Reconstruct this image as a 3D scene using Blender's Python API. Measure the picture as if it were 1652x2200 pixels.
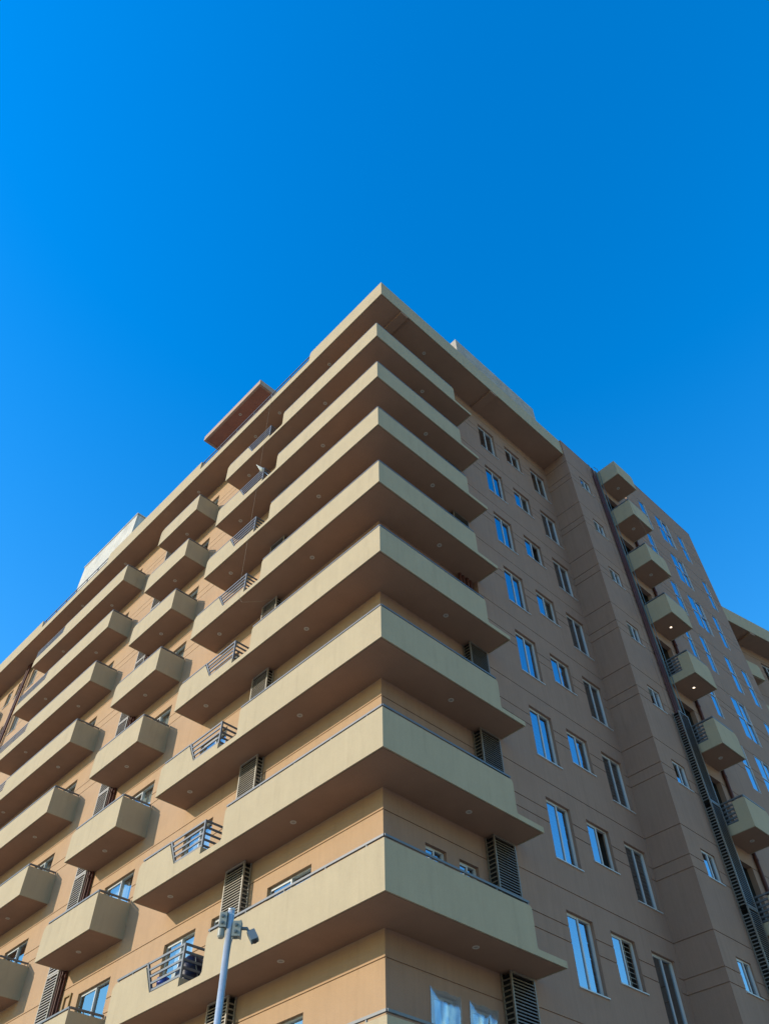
import bpy, math, random
from mathutils import Vector, Matrix

random.seed(7)
sc = bpy.context.scene
col = sc.collection
for o in list(bpy.data.objects):
    bpy.data.objects.remove(o)

# ------------------------------------------------------------------ camera
ZO = 8.4                       # height of the lowest full balcony soffit above the ground
YAW, PITCH, ROLL = 0.7926, 0.8733, -0.0224
F = Vector((-math.sin(YAW) * math.cos(PITCH), math.cos(YAW) * math.cos(PITCH), math.sin(PITCH)))
R0 = Vector((math.cos(YAW), math.sin(YAW), 0))
U0 = R0.cross(F)
R = R0 * math.cos(ROLL) + U0 * math.sin(ROLL)
U = -R0 * math.sin(ROLL) + U0 * math.cos(ROLL)
cam = bpy.data.cameras.new("camera")
cam_o = bpy.data.objects.new("camera", cam)
col.objects.link(cam_o)
cam_o.matrix_world = Matrix(((R.x, U.x, -F.x, 11.2992), (R.y, U.y, -F.y, -11.1778), (R.z, U.z, -F.z, -6.7992 + ZO), (0, 0, 0, 1)))
cam.sensor_fit = 'VERTICAL'
cam.sensor_height = 24.0
cam.lens = 1740.73 / 2200 * 24.0
cam.clip_start = 0.1
cam.clip_end = 5000
sc.camera = cam_o

# ------------------------------------------------------------------ sky, sun, exposure
LIGHT = Vector((0.5876, 1.0, -0.4525)).normalized()
SUN_EL = math.asin(-LIGHT.z)
SUN_AZ = math.atan2(-LIGHT.x, -LIGHT.y)
w = bpy.data.worlds.new("World")
sc.world = w
w.use_nodes = True
nt = w.node_tree
nt.nodes.clear()
sky = nt.nodes.new('ShaderNodeTexSky')
sky.sky_type = 'NISHITA'
sky.sun_disc = False
sky.sun_elevation = SUN_EL
sky.sun_rotation = SUN_AZ
sky.air_density = 2.0
sky.dust_density = 0.2
sky.ozone_density = 6.0
hsv = nt.nodes.new('ShaderNodeHueSaturation')
hsv.inputs['Saturation'].default_value = 1.37
hsv.inputs['Hue'].default_value = 0.512
bg = nt.nodes.new('ShaderNodeBackground')
bg.inputs['Strength'].default_value = 0.15
wo = nt.nodes.new('ShaderNodeOutputWorld')
nt.links.new(sky.outputs[0], hsv.inputs['Color'])
nt.links.new(hsv.outputs[0], bg.inputs['Color'])
nt.links.new(bg.outputs[0], wo.inputs['Surface'])

sun = bpy.data.lights.new("sun", 'SUN')
sun.energy = 2.4
sun.angle = math.radians(0.5)
sun.color = (1.0, 0.88, 0.69)
sun_o = bpy.data.objects.new("sun", sun)
col.objects.link(sun_o)
sun_o.location = (-30, -50, 60)
sun_o.rotation_euler = LIGHT.to_track_quat('-Z', 'Y').to_euler()

sc.view_settings.view_transform = 'Standard'
sc.view_settings.look = 'None'
sc.view_settings.exposure = 1.06
sc.view_settings.gamma = 1.0
sc.render.engine = 'CYCLES'
sc.cycles.max_bounces = 8
sc.cycles.transparent_max_bounces = 12

# ------------------------------------------------------------------ materials
def mat(name, rgb, rough=0.8, metal=0.0, var=0.0, var_scale=1.5, streak=0.0, bump=0.0, bump_scale=60, spec=0.3,
        hue_to=None):
    m = bpy.data.materials.new(name)
    m.use_nodes = True
    t = m.node_tree
    b = t.nodes['Principled BSDF']
    b.inputs['Base Color'].default_value = (*rgb, 1)
    b.inputs['Roughness'].default_value = rough
    b.inputs['Metallic'].default_value = metal
    b.inputs['Specular IOR Level'].default_value = spec
    if var or streak or bump:
        geo = t.nodes.new('ShaderNodeNewGeometry')
        pos = geo.outputs['Position']
    if var or streak:
        n1 = t.nodes.new('ShaderNodeTexNoise')
        n1.inputs['Scale'].default_value = var_scale
        n1.inputs['Detail'].default_value = 6
        n1.inputs['Roughness'].default_value = 0.65
        t.links.new(pos, n1.inputs['Vector'])
        mp = t.nodes.new('ShaderNodeMapping')
        mp.inputs['Scale'].default_value = (9.0, 9.0, 0.35)
        t.links.new(pos, mp.inputs['Vector'])
        n2 = t.nodes.new('ShaderNodeTexNoise')
        n2.inputs['Scale'].default_value = 1.0
        n2.inputs['Detail'].default_value = 5
        t.links.new(mp.outputs[0], n2.inputs['Vector'])
        n3 = t.nodes.new('ShaderNodeTexNoise')
        n3.inputs['Scale'].default_value = 38.0
        n3.inputs['Detail'].default_value = 3
        t.links.new(pos, n3.inputs['Vector'])
        def rng(src, amp):
            mr = t.nodes.new('ShaderNodeMapRange')
            mr.inputs['From Min'].default_value = 0.25
            mr.inputs['From Max'].default_value = 0.75
            mr.inputs['To Min'].default_value = 1 - amp
            mr.inputs['To Max'].default_value = 1 + amp
            t.links.new(src, mr.inputs['Value'])
            return mr.outputs[0]
        def mul(a, c):
            q = t.nodes.new('ShaderNodeMath')
            q.operation = 'MULTIPLY'
            t.links.new(a, q.inputs[0])
            t.links.new(c, q.inputs[1])
            return q.outputs[0]
        k = mul(mul(rng(n1.outputs['Fac'], var), rng(n2.outputs['Fac'], streak)), rng(n3.outputs['Fac'], var * 0.8))
        if streak:
            # faint run-off streaks with a shape of their own
            mp2 = t.nodes.new('ShaderNodeMapping')
            mp2.inputs['Scale'].default_value = (3.1, 3.1, 0.42)
            t.links.new(pos, mp2.inputs['Vector'])
            n4 = t.nodes.new('ShaderNodeTexNoise')
            n4.inputs['Scale'].default_value = 1.3
            n4.inputs['Detail'].default_value = 8
            n4.inputs['Roughness'].default_value = 0.72
            t.links.new(mp2.outputs[0], n4.inputs['Vector'])
            mr2 = t.nodes.new('ShaderNodeMapRange')
            mr2.inputs['From Min'].default_value = 0.52
            mr2.inputs['From Max'].default_value = 0.74
            mr2.inputs['To Min'].default_value = 1.0
            mr2.inputs['To Max'].default_value = 0.88
            t.links.new(n4.outputs['Fac'], mr2.inputs['Value'])
            k = mul(k, mr2.outputs[0])
        vm = t.nodes.new('ShaderNodeVectorMath')
        vm.operation = 'SCALE'
        vm.inputs[0].default_value = rgb
        t.links.new(k, vm.inputs['Scale'])
        t.links.new(vm.outputs[0], b.inputs['Base Color'])
    if bump:
        nb = t.nodes.new('ShaderNodeTexNoise')
        nb.inputs['Scale'].default_value = bump_scale
        nb.inputs['Detail'].default_value = 4
        t.links.new(pos, nb.inputs['Vector'])
        bp = t.nodes.new('ShaderNodeBump')
        bp.inputs['Strength'].default_value = bump
        bp.inputs['Distance'].default_value = 0.02
        t.links.new(nb.outputs['Fac'], bp.inputs['Height'])
        t.links.new(bp.outputs[0], b.inputs['Normal'])
    return m

def glass_mat(name, tint, reflect, dark):
    """window glass: mirror-like coating over partly transparent tinted glass"""
    m = bpy.data.materials.new(name)
    m.use_nodes = True
    t = m.node_tree
    t.nodes.clear()
    out = t.nodes.new('ShaderNodeOutputMaterial')
    gl = t.nodes.new('ShaderNodeBsdfGlossy')
    gl.inputs['Color'].default_value = (*tint, 1)
    gl.inputs['Roughness'].default_value = 0.015
    tr = t.nodes.new('ShaderNodeBsdfTransparent')
    tr.inputs['Color'].default_value = (*dark, 1)
    lw = t.nodes.new('ShaderNodeFresnel')
    lw.inputs['IOR'].default_value = 1.6
    mr = t.nodes.new('ShaderNodeMapRange')
    mr.inputs['To Min'].default_value = reflect
    mr.inputs['To Max'].default_value = 1.0
    t.links.new(lw.outputs[0], mr.inputs['Value'])
    mx = t.nodes.new('ShaderNodeMixShader')
    t.links.new(mr.outputs[0], mx.inputs[0])
    t.links.new(tr.outputs[0], mx.inputs[1])
    t.links.new(gl.outputs[0], mx.inputs[2])
    # slight waviness of the panes
    geo = t.nodes.new('ShaderNodeNewGeometry')
    nb = t.nodes.new('ShaderNodeTexNoise')
    nb.inputs['Scale'].default_value = 1.6
    t.links.new(geo.outputs['Position'], nb.inputs['Vector'])
    bp = t.nodes.new('ShaderNodeBump')
    bp.inputs['Strength'].default_value = 0.05
    bp.inputs['Distance'].default_value = 0.05
    t.links.new(nb.outputs['Fac'], bp.inputs['Height'])
    t.links.new(bp.outputs[0], gl.inputs['Normal'])
    t.links.new(mx.outputs[0], out.inputs['Surface'])
    return m

def emit_mat(name, rgb, s):
    m = bpy.data.materials.new(name)
    m.use_nodes = True
    b = m.node_tree.nodes['Principled BSDF']
    b.inputs['Emission Color'].default_value = (*rgb, 1)
    b.inputs['Emission Strength'].default_value = s
    return m

M = {}
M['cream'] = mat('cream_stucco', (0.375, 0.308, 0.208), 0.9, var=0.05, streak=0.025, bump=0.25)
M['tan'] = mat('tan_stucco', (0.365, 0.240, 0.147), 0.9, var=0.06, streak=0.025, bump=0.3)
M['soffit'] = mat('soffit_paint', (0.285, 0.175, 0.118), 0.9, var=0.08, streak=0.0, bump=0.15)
M['tan_shade'] = mat('shaded_tan_stucco', (0.275, 0.174, 0.130), 0.9, var=0.06, streak=0.05, bump=0.3)  # darker copy of the tan stucco, with right-side shade put into its colour
M['groove'] = mat('joint', (0.25, 0.19, 0.14), 0.9)
M['frame'] = mat('white_aluminium', (0.45, 0.46, 0.47), 0.35, spec=0.5)
M['dark_metal'] = mat('dark_painted_steel', (0.105, 0.108, 0.118), 0.42, spec=0.5, var=0.08, var_scale=6)
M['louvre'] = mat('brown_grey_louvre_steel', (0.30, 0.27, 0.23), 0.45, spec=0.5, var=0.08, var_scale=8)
M['louvre_shade'] = mat('shaded_louvre_steel', (0.16, 0.138, 0.118), 0.45, spec=0.5, var=0.08, var_scale=8)  # second, darker louvre steel: the unlit side's shade is in its colour
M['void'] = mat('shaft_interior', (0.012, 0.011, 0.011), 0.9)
M['room'] = mat('room_interior', (0.04, 0.036, 0.034), 0.9)
M['curtain'] = mat('pale_curtain', (0.55, 0.57, 0.57), 0.9, streak=0.12)
M['pipe'] = mat('dark_red_pipe', (0.085, 0.03, 0.024), 0.55, spec=0.25, var=0.15, var_scale=5)
M['grey_pipe'] = mat('grey_green_pipe', (0.11, 0.14, 0.14), 0.4, spec=0.5)
M['ring'] = mat('downlight_ring', (0.5, 0.46, 0.40), 0.5)
M['lens'] = mat('downlight_lens', (0.30, 0.27, 0.24), 0.3)
M['lens_lit'] = emit_mat('downlight_lit', (1.0, 0.72, 0.48), 1.3)
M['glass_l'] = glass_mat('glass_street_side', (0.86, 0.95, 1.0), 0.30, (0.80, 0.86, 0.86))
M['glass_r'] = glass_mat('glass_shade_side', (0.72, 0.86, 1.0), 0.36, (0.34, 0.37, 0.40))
M['white_wall'] = mat('stained_white_render', (0.46, 0.45, 0.42), 0.9, var=0.2, var_scale=1.2, streak=0.15, bump=0.3)
M['grey_wall'] = mat('rough_grey_concrete', (0.34, 0.31, 0.28), 0.95, var=0.25, var_scale=2.2, bump=0.5, bump_scale=25)
M['red_soffit'] = mat('reddish_concrete', (0.32, 0.15, 0.11), 0.9, var=0.16, var_scale=1.5, bump=0.3)
M['canopy'] = mat('pinkish_render', (0.38, 0.27, 0.21), 0.9, var=0.08, streak=0.03, bump=0.2)
M['ground'] = mat('sandy_paving', (0.38, 0.31, 0.235), 0.95, var=0.12, var_scale=0.4, bump=0.3, bump_scale=8)
M['galv'] = mat('galvanised_steel', (0.55, 0.57, 0.58), 0.38, metal=0.55, var=0.08, var_scale=12)
M['box_pvc'] = mat('grey_plastic_box', (0.22, 0.24, 0.22), 0.5, spec=0.5, var=0.06, var_scale=9)
M['cam_pvc'] = mat('blue_grey_camera_shell', (0.10, 0.13, 0.15), 0.45, spec=0.5)
M['black'] = mat('black_rubber', (0.02, 0.02, 0.022), 0.5, spec=0.5)
M['film'] = None
M['navy'] = mat('navy_plastic_cover', (0.012, 0.014, 0.04), 0.42, spec=0.35, bump=0.5, bump_scale=14)
M['blue'] = mat('blue_plastic', (0.02, 0.06, 0.35), 0.4, spec=0.5)
M['pale_cloth'] = mat('pale_cloth', (0.40, 0.42, 0.40), 0.85, var=0.08, var_scale=9)
M['wire'] = mat('thin_wire', (0.30, 0.25, 0.18), 0.6)
M['orange'] = mat('yellow_frame_paint', (0.25, 0.16, 0.06), 0.6)

# ------------------------------------------------------------------ mesh helpers
class MB:
    def __init__(s):
        s.v = []
        s.f = []

    def box(s, x0, x1, y0, y1, z0, z1):
        n = len(s.v)
        s.v += [(x0, y0, z0), (x1, y0, z0), (x1, y1, z0), (x0, y1, z0), (x0, y0, z1), (x1, y0, z1), (x1, y1, z1), (x0, y1, z1)]
        s.f += [tuple(n + i for i in q) for q in ((0, 3, 2, 1), (4, 5, 6, 7), (0, 1, 5, 4), (1, 2, 6, 5), (2, 3, 7, 6), (3, 0, 4, 7))]
        return s

    def prism(s, poly, axis, a, b):
        """poly: 2d outline, extruded along axis from a to b (axis x: (y,z), y: (x,z), z: (x,y))"""
        def P(u, v, t):
            return {'x': (t, u, v), 'y': (u, t, v), 'z': (u, v, t)}[axis]
        n = len(s.v)
        k = len(poly)
        s.v += [P(u, v, a) for u, v in poly] + [P(u, v, b) for u, v in poly]
        s.f += [tuple(n + i for i in range(k)), tuple(n + k + i for i in reversed(range(k)))]
        for i in range(k):
            j = (i + 1) % k
            s.f.append((n + i, n + k + i, n + k + j, n + j))
        return s

    def bar(s, p, q, wd, hg=None, up=(0, 0, 1)):
        """rectangular bar from p to q"""
        p, q = Vector(p), Vector(q)
        hg = hg or wd
        d = (q - p).normalized()
        upv = Vector(up)
        if abs(d.dot(upv)) > 0.95:
            upv = Vector((0, 1, 0))
        a = d.cross(upv).normalized() * wd / 2
        b = a.cross(d).normalized() * hg / 2
        n = len(s.v)
        for c in (p, q):
            s.v += [tuple(c + a + b), tuple(c - a + b), tuple(c - a - b), tuple(c + a - b)]
        s.f += [tuple(n + i for i in t) for t in ((0, 1, 2, 3), (7, 6, 5, 4), (0, 4, 5, 1), (1, 5, 6, 2), (2, 6, 7, 3), (3, 7, 4, 0))]
        return s

    def tube(s, pts, r, k=10, caps=True):
        pts = [Vector(p) for p in pts]
        rr = r if isinstance(r, (list, tuple)) else [r] * len(pts)
        n = len(s.v)
        for i, p in enumerate(pts):
            d = (pts[min(i + 1, len(pts) - 1)] - pts[max(i - 1, 0)]).normalized()
            a = d.orthogonal().normalized() if i == 0 else (a - d * a.dot(d)).normalized()
            b = d.cross(a)
            for j in range(k):
                t = 2 * math.pi * j / k
                s.v.append(tuple(p + (a * math.cos(t) + b * math.sin(t)) * rr[i]))
        for i in range(len(pts) - 1):
            for j in range(k):
                j2 = (j + 1) % k
                s.f.append((n + i * k + j, n + i * k + j2, n + (i + 1) * k + j2, n + (i + 1) * k + j))
        if caps:
            s.f.append(tuple(n + j for j in reversed(range(k))))
            s.f.append(tuple(n + (len(pts) - 1) * k + j for j in range(k)))
        return s

    def mesh(s, name, m, smooth=False):
        me = bpy.data.meshes.new(name)
        me.from_pydata(s.v, [], s.f)
        me.materials.append(m)
        if smooth:
            for p in me.polygons:
                p.use_smooth = True
        me.update()
        return me

def add(name, me, parent=None, loc=(0, 0, 0), rz=0.0):
    o = bpy.data.objects.new(name, me)
    col.objects.link(o)
    o.location = loc
    o.rotation_euler = (0, 0, rz)
    o.parent = parent
    return o

def empty(name, loc=(0, 0, 0)):
    o = bpy.data.objects.new(name, None)
    col.objects.link(o)
    o.location = loc
    o.empty_display_size = 0.3
    return o

def tag(o, label=None, cat=None, group=None, kind=None):
    if label: o['label'] = label
    if cat: o['category'] = cat
    if group: o['group'] = group
    if kind: o['kind'] = kind
    return o

def relief(name, u0, u1, z0, z1, holes, hgrooves, vgrooves, P, m, parent, gd=0.022, gw=0.026, reveal=0.22):
    """wall face with recessed joints and window openings with reveals; P(u, depth, z) -> point (depth into the wall)"""
    us, zs = {u0, u1}, {z0, z1}
    for g in hgrooves:
        if z0 < g < z1:
            zs |= {g - gw / 2, g + gw / 2}
    for g in vgrooves:
        us |= {g - gw / 2, g + gw / 2}
    for a, b, c, d in holes:
        us |= {a, b}
        zs |= {max(c, z0), min(d, z1)}
    us = sorted(us)
    zs = sorted(zs)
    nu, nz = len(us) - 1, len(zs) - 1
    def depth(i, j):
        cu, cz = (us[i] + us[i + 1]) / 2, (zs[j] + zs[j + 1]) / 2
        for a, b, c, d in holes:
            if a < cu < b and c < cz < d:
                return None
        for g in hgrooves:
            if abs(cz - g) < gw / 2:
                return gd
        for g in vgrooves:
            if abs(cu - g) < gw / 2:
                return gd
        return 0.0
    D = [[depth(i, j) for j in range(nz)] for i in range(nu)]
    mb = MB()
    def quad(*p):
        n = len(mb.v)
        mb.v += [P(*q) for q in p]
        mb.f.append((n, n + 1, n + 2, n + 3))
    for i in range(nu):
        for j in range(nz):
            d = D[i][j]
            if d is not None:
                quad((us[i], d, zs[j]), (us[i + 1], d, zs[j]), (us[i + 1], d, zs[j + 1]), (us[i], d, zs[j + 1]))
            e = reveal if d is None else d
            if i + 1 < nu:
                d2 = D[i + 1][j]
                e2 = reveal if d2 is None else d2
                if abs(e - e2) > 1e-6:
                    quad((us[i + 1], e, zs[j]), (us[i + 1], e2, zs[j]), (us[i + 1], e2, zs[j + 1]), (us[i + 1], e, zs[j + 1]))
            if j + 1 < nz:
                d2 = D[i][j + 1]
                e2 = reveal if d2 is None else d2
                if abs(e - e2) > 1e-6:
                    quad((us[i], e, zs[j + 1]), (us[i + 1], e, zs[j + 1]), (us[i + 1], e2, zs[j + 1]), (us[i], e2, zs[j + 1]))
    return add(name, mb.mesh(name, m), parent)

cache = {}
def cached(key, fn):
    if key not in cache:
        cache[key] = fn()
    return cache[key]

# ------------------------------------------------------------------ ground
gm = MB()
gm.v = [(-1500, -1500, 0), (1500, -1500, 0), (1500, 1500, 0), (-1500, 1500, 0)]
gm.f = [(0, 1, 2, 3)]
tag(add('ground', gm.mesh('ground', M['ground'])), 'pale sandy paved ground around the block', 'ground', kind='structure')

# ------------------------------------------------------------------ the building
DL, DR = 1.06, 0.833           # how far balconies stand out on the street side and on the right side
AX = -0.29                     # recessed wall behind the corner balcony, right side
WB = 1.24                      # face of the projecting block on the right
YB0, YB1, YB2, YB3 = 10.65, 13.46, 15.0, 23.4
H = 3.0
FLOORS = list(range(1, 10))    # 1 = top storey, 9 = lowest seen
def lev(k):
    return (8 - k) * H + ZO
BLD = tag(empty('apartment_building'), 'tan apartment block with cream balconies wrapping its sharp corner', 'building')

GR = []
for k in range(0, 13):
    for g in (2.47, 1.55, 1.18):
        GR.append(lev(k) + g)

# window openings: (u0, u1, z0, z1, style)
W_left, W_corner, W_right, W_block, W_far = [], [], [], [], []
for k in FLOORS + [10]:
    z = lev(k)
    W_left.append((-4.22, -2.63, z + 0.16, z + 2.13, 'door', k))
    W_left.append((-6.42, -5.80, z + 1.0, z + 2.13, 'small', k))
    W_left.append((-8.48, -7.10, z + 0.16, z + 2.14, 'door', k))
    W_left.append((-12.76, -11.06, z + 0.16, z + 2.12, 'door', k))
    W_left.append((-19.30, -17.60, z + 0.16, z + 2.14, 'door', k))
    W_left.append((-24.6, -22.9, z + 0.16, z + 2.14, 'door', k))
    W_left.append((-29.12, -28.25, z + 1.0, z + 2.4, 'small', k))
    W_left.append((-30.75, -30.05, z + 1.3, z + 2.35, 'small', k))
    W_left.append((-32.05, -31.35, z + 1.3, z + 2.35, 'small', k))
    W_corner.append((1.27, 1.94, z + 0.95, z + 2.17, 'small', k))
    W_corner.append((2.36, 3.01, z + 0.95, z + 2.17, 'small', k))
    W_right.append((5.79, 6.84, z + 0.25, z + 1.96, 'tall', k))
    W_right.append((7.57, 8.62, z + 0.75, z + 1.97, 'mid', k))
    W_right.append((9.34, 10.42, z + 0.23, z + 1.96, 'tall_b', k))
    W_block.append((11.44, 12.22, z + 1.13, z + 2.0, 'small_r', k))
FARW = {24: ((17.6, 18.2), (19.1, 20.36), (21.28, 21.85)), 21: ((17.0, 17.55), (19.1, 20.36), (22.05, 22.58)),
        18: ((17.6, 18.2), (19.05, 20.34), (21.27, 21.8)), 15: ((16.95, 17.4), (18.4, 18.93), (20.5, 21.08), (22.0, 22.57)),
        12: ((17.0, 17.5), (19.14, 20.4), (21.9, 22.5)), 9: ((17.6, 18.17), (19.0, 20.25), (21.3, 21.85)),
        6: ((17.0, 17.55), (19.0, 20.25), (22.0, 22.55)), 3: ((17.6, 18.17), (19.0, 20.25), (21.3, 21.85)),
        0: ((17.0, 17.55), (19.0, 20.25), (22.0, 22.55)), -3: ((17.6, 18.17), (19.0, 20.25), (21.3, 21.85))}
for zf, lst in FARW.items():
    for a, b in lst:
        W_far.append((a, b, zf + ZO + 0.43, zf + ZO + 2.52, 'far_wide' if b - a > 1 else 'far', zf))
def hol(ws):
    return [t[:4] for t in ws]

ROOF = 24.0 + ZO
PL = lambda u, d, z: (u, d, z)                         # left wall, y = 0, facing -y
PC = lambda u, d, z: (AX - d, u, z)                    # recessed right wall
PR = lambda u, d, z: (-d, u, z)                        # right wall x = 0
PB = lambda u, d, z: (WB - d, u, z)
PRET = lambda u, d, z: (u, YB0 + d, z)                 # return of the projecting block, facing -y
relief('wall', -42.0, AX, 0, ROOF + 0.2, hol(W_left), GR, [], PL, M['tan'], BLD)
relief('wall', 0.0, 4.14, 0, ROOF + 0.2, hol(W_corner), GR, [], PC, M['tan_shade'], BLD)
relief('wall', 4.14, YB0, 0, ROOF + 0.2, hol(W_right), GR, [], PR, M['tan_shade'], BLD)
relief('wall', 0.0, WB, 0, ROOF + 1.07, [], GR, [], PRET, M['tan_shade'], BLD)
rec_holes = []
for k in range(1, 11):
    rec_holes.append((13.62, 14.72, lev(k) + 0.15, lev(k) + 2.5))
relief('wall', YB0, YB1 + 0.06, 0, ROOF + 1.07, hol(W_block), [g for g in GR if g < ROOF + 0.9], [12.6], PB, M['tan_shade'], BLD)
relief('wall', YB1 + 0.06, 16.2, 0, ROOF + 1.07, rec_holes, [g for g in GR if g < ROOF + 0.9], [], PB, M['tan_shade'], BLD, reveal=0.18)
relief('wall', 16.2, YB3, 0, ROOF + 4.05, hol(W_far), GR, [], PB, M['tan_shade'], BLD, reveal=0.18)
# far end of the block and its hidden backs, so that the block is a closed volume
mb = MB()
mb.box(-12.0, WB - 0.3, YB3 - 0.3, YB3, 0, ROOF + 4.05)
mb.box(WB - 0.3, WB - 0.0005, YB3 - 0.2, YB3, 0, ROOF + 4.0495)
mb.box(AX - 0.3, -0.03, 4.14, 4.36, 0, ROOF + 0.1)
mb.box(-0.03, -0.001, 4.1395, 4.15, 0, ROOF + 0.1)
mb.box(-0.8, WB - 0.01, 16.21, 16.4, ROOF + 0.9, ROOF + 4.03)
mb.box(-42.2, -42.0, 0, 14, 0, ROOF)
mb.box(-42.2, -12.0, 14, 14.2, 0, ROOF)
mb.box(-12.2, -12.0, 14, YB3, 0, ROOF)
add('wall', mb.mesh('wall', M['tan_shade']), BLD)
# recess backs behind the small right-hand balconies, deep shade and dark glass painted near-black
mb = MB()
for k in range(1, 11):
    z = lev(k)
    mb.box(0.2, 0.25, 13.5, 14.9, z + 0.1, z + 2.6)
    mb.box(0.25, WB - 0.17, 13.5, 13.6, z + 0.1, z + 2.6)
    mb.box(0.25, WB - 0.17, 14.74, 14.9, z + 0.1, z + 2.6)
    mb.box(0.25, WB - 0.17, 13.6, 14.74, z + 2.51, z + 2.6)
    mb.box(0.25, WB - 0.17, 13.6, 14.74, z + 0.05, z + 0.14)
add('recess_shade_lining', mb.mesh('recess_shade_lining', M['room']), BLD)

# ---- windows -----------------------------------------------------------------
def window(u0, u1, z0, z1, style, k, P, rz, idx):
    wd, hg = u1 - u0, z1 - z0
    left = rz == 0.0
    key = ('win', round(wd, 3), round(hg, 3), style)
    far = style.startswith('far')
    fw = 0.038
    rec = 0.018 if far else (0.05 if style == 'small_r' else 0.09)
    two = style not in ('far',)
    def mk_frame():
        m = MB()
        m.box(0, wd, rec, rec + 0.07, hg - fw, hg)
        m.box(0, wd, rec, rec + 0.07, 0, fw)
        m.box(0, fw, rec, rec + 0.07, fw, hg - fw)
        m.box(wd - fw, wd, rec, rec + 0.07, fw, hg - fw)
        if far:   # outer metal jamb that catches the light
            m.box(wd - 0.03, wd - 0.001, 0.004, rec - 0.0005, 0.0, hg)
        return m.mesh('window', M['frame'])
    o = add('window', cached(key + ('f',), mk_frame), BLD, P(u0, 0, z0), rz)
    if two:
        mid = wd * 0.5
        def mk_mull():
            m = MB()
            m.box(mid - 0.02, mid + 0.02, rec - 0.012, rec + 0.06, fw, hg - fw)
            if not far:
                m.box(wd - fw - 0.02, wd - fw, rec + 0.012, rec + 0.055, fw, hg - fw)
                m.box(fw, mid - 0.02, rec - 0.006, rec + 0.03, hg - fw - 0.035, hg - fw)
                m.box(fw, mid - 0.02, rec - 0.006, rec + 0.03, fw, fw + 0.035)
            if far:
                m.box(fw, mid - 0.02, rec - 0.006, rec + 0.03, hg * 0.52 - 0.02, hg * 0.52 + 0.02)
                m.box(mid + 0.02, wd - fw, rec - 0.006, rec + 0.03, hg * 0.52 - 0.02, hg * 0.52 + 0.02)
            return m.mesh('sash', M['frame'])
        add('sash', cached(key + ('s',), mk_mull), o)
    else:
        mid = None
        def mk_tr():
            return MB().box(fw, wd - fw, rec - 0.006, rec + 0.04, hg * 0.52 - 0.02, hg * 0.52 + 0.02).mesh('transom', M['frame'])
        add('transom', cached(key + ('t',), mk_tr), o)
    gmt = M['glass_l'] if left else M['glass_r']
    open_right = style == 'mid' and (idx * 7) % 5 < 3
    spans = [(fw, mid - 0.02, rec + 0.015), (mid + 0.02, wd - fw, rec + 0.045)] if two else [(fw, wd - fw, rec + 0.02)]
    for i, (a, b, y) in enumerate(spans):
        if open_right and i == 1:
            continue
        def mk_pane(a=a, b=b, y=y):
            m = MB()
            m.v = [(a, y, fw), (b, y, fw), (b, y, hg - fw), (a, y, hg - fw)]
            m.f = [(0, 1, 2, 3)]
            return m.mesh('pane', gmt)
        add('pane', cached(key + ('p', i), mk_pane), o)
    # metal sill
    if not far and style != 'door':
        def mk_sill():
            return MB().box(-0.03, wd + 0.05, -0.035, 0.10, -0.028, -0.001).mesh('sill', M['frame'])
        add('sill', cached(key + ('sill',), mk_sill), o)
    # room behind the glass
    def mk_room():
        m = MB()
        d0, d1 = 0.215, 0.9
        g = 0.004
        m.v = [(-g, d0, -g), (wd + g, d0, -g), (wd + g, d0, hg + g), (-g, d0, hg + g), (-g, d1, -g), (wd + g, d1, -g), (wd + g, d1, hg + g), (-g, d1, hg + g)]
        m.f = [(4, 5, 6, 7), (0, 1, 5, 4), (1, 2, 6, 5), (2, 3, 7, 6), (3, 0, 4, 7)]
        return m.mesh('room', M['room'])
    add('room', cached(key + ('room',), mk_room), o)
    # horizontal security bars or a curtain behind the glass
    h = (idx * 2654435761) % 1000 / 1000.0
    if style in ('tall', 'mid', 'tall_b') and (h < 0.75 or style == 'tall'):
        def mk_bars():
            m = MB()
            n = int(hg / 0.115)
            for j in range(1, n):
                zz = hg * j / n
                m.box(0.02, wd - 0.02, rec + 0.082, rec + 0.092, zz - 0.005, zz + 0.005)
            for xx in (wd * 0.3, wd * 0.72):
                m.box(xx - 0.006, xx + 0.006, rec + 0.080, rec + 0.094, 0.02, hg - 0.02)
            return m.mesh('security_bars', M['louvre'])
        add('security_bars', cached(key + ('bars',), mk_bars), o)
    if style in ('door', 'small') and h < 0.85:
        a, b = (0.02, wd * (0.55 + 0.5 * h)) if int(h * 100) % 2 else (wd * (0.05 + 0.3 * h), wd - 0.02)
        b = min(b, wd - 0.02)
        m = MB()
        n = 18
        for j in range(n + 1):
            xx = a + (b - a) * j / n
            yy = 0.27 + 0.025 * math.sin(j * 2.1)
            m.v += [(xx, yy, 0.0), (xx, yy, hg)]
        m.f = [(2 * j, 2 * j + 2, 2 * j + 3, 2 * j + 1) for j in range(n)]
        add('curtain', m.mesh('curtain', M['curtain']), o)
    return o

idx = 1
for lst, P, rz in ((W_left, PL, 0.0), (W_corner, PC, math.pi / 2), (W_right, PR, math.pi / 2), (W_block, PB, math.pi / 2), (W_far, PB, math.pi / 2)):
    for t in lst:
        window(*t, P, rz, idx)
        idx += 1

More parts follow.
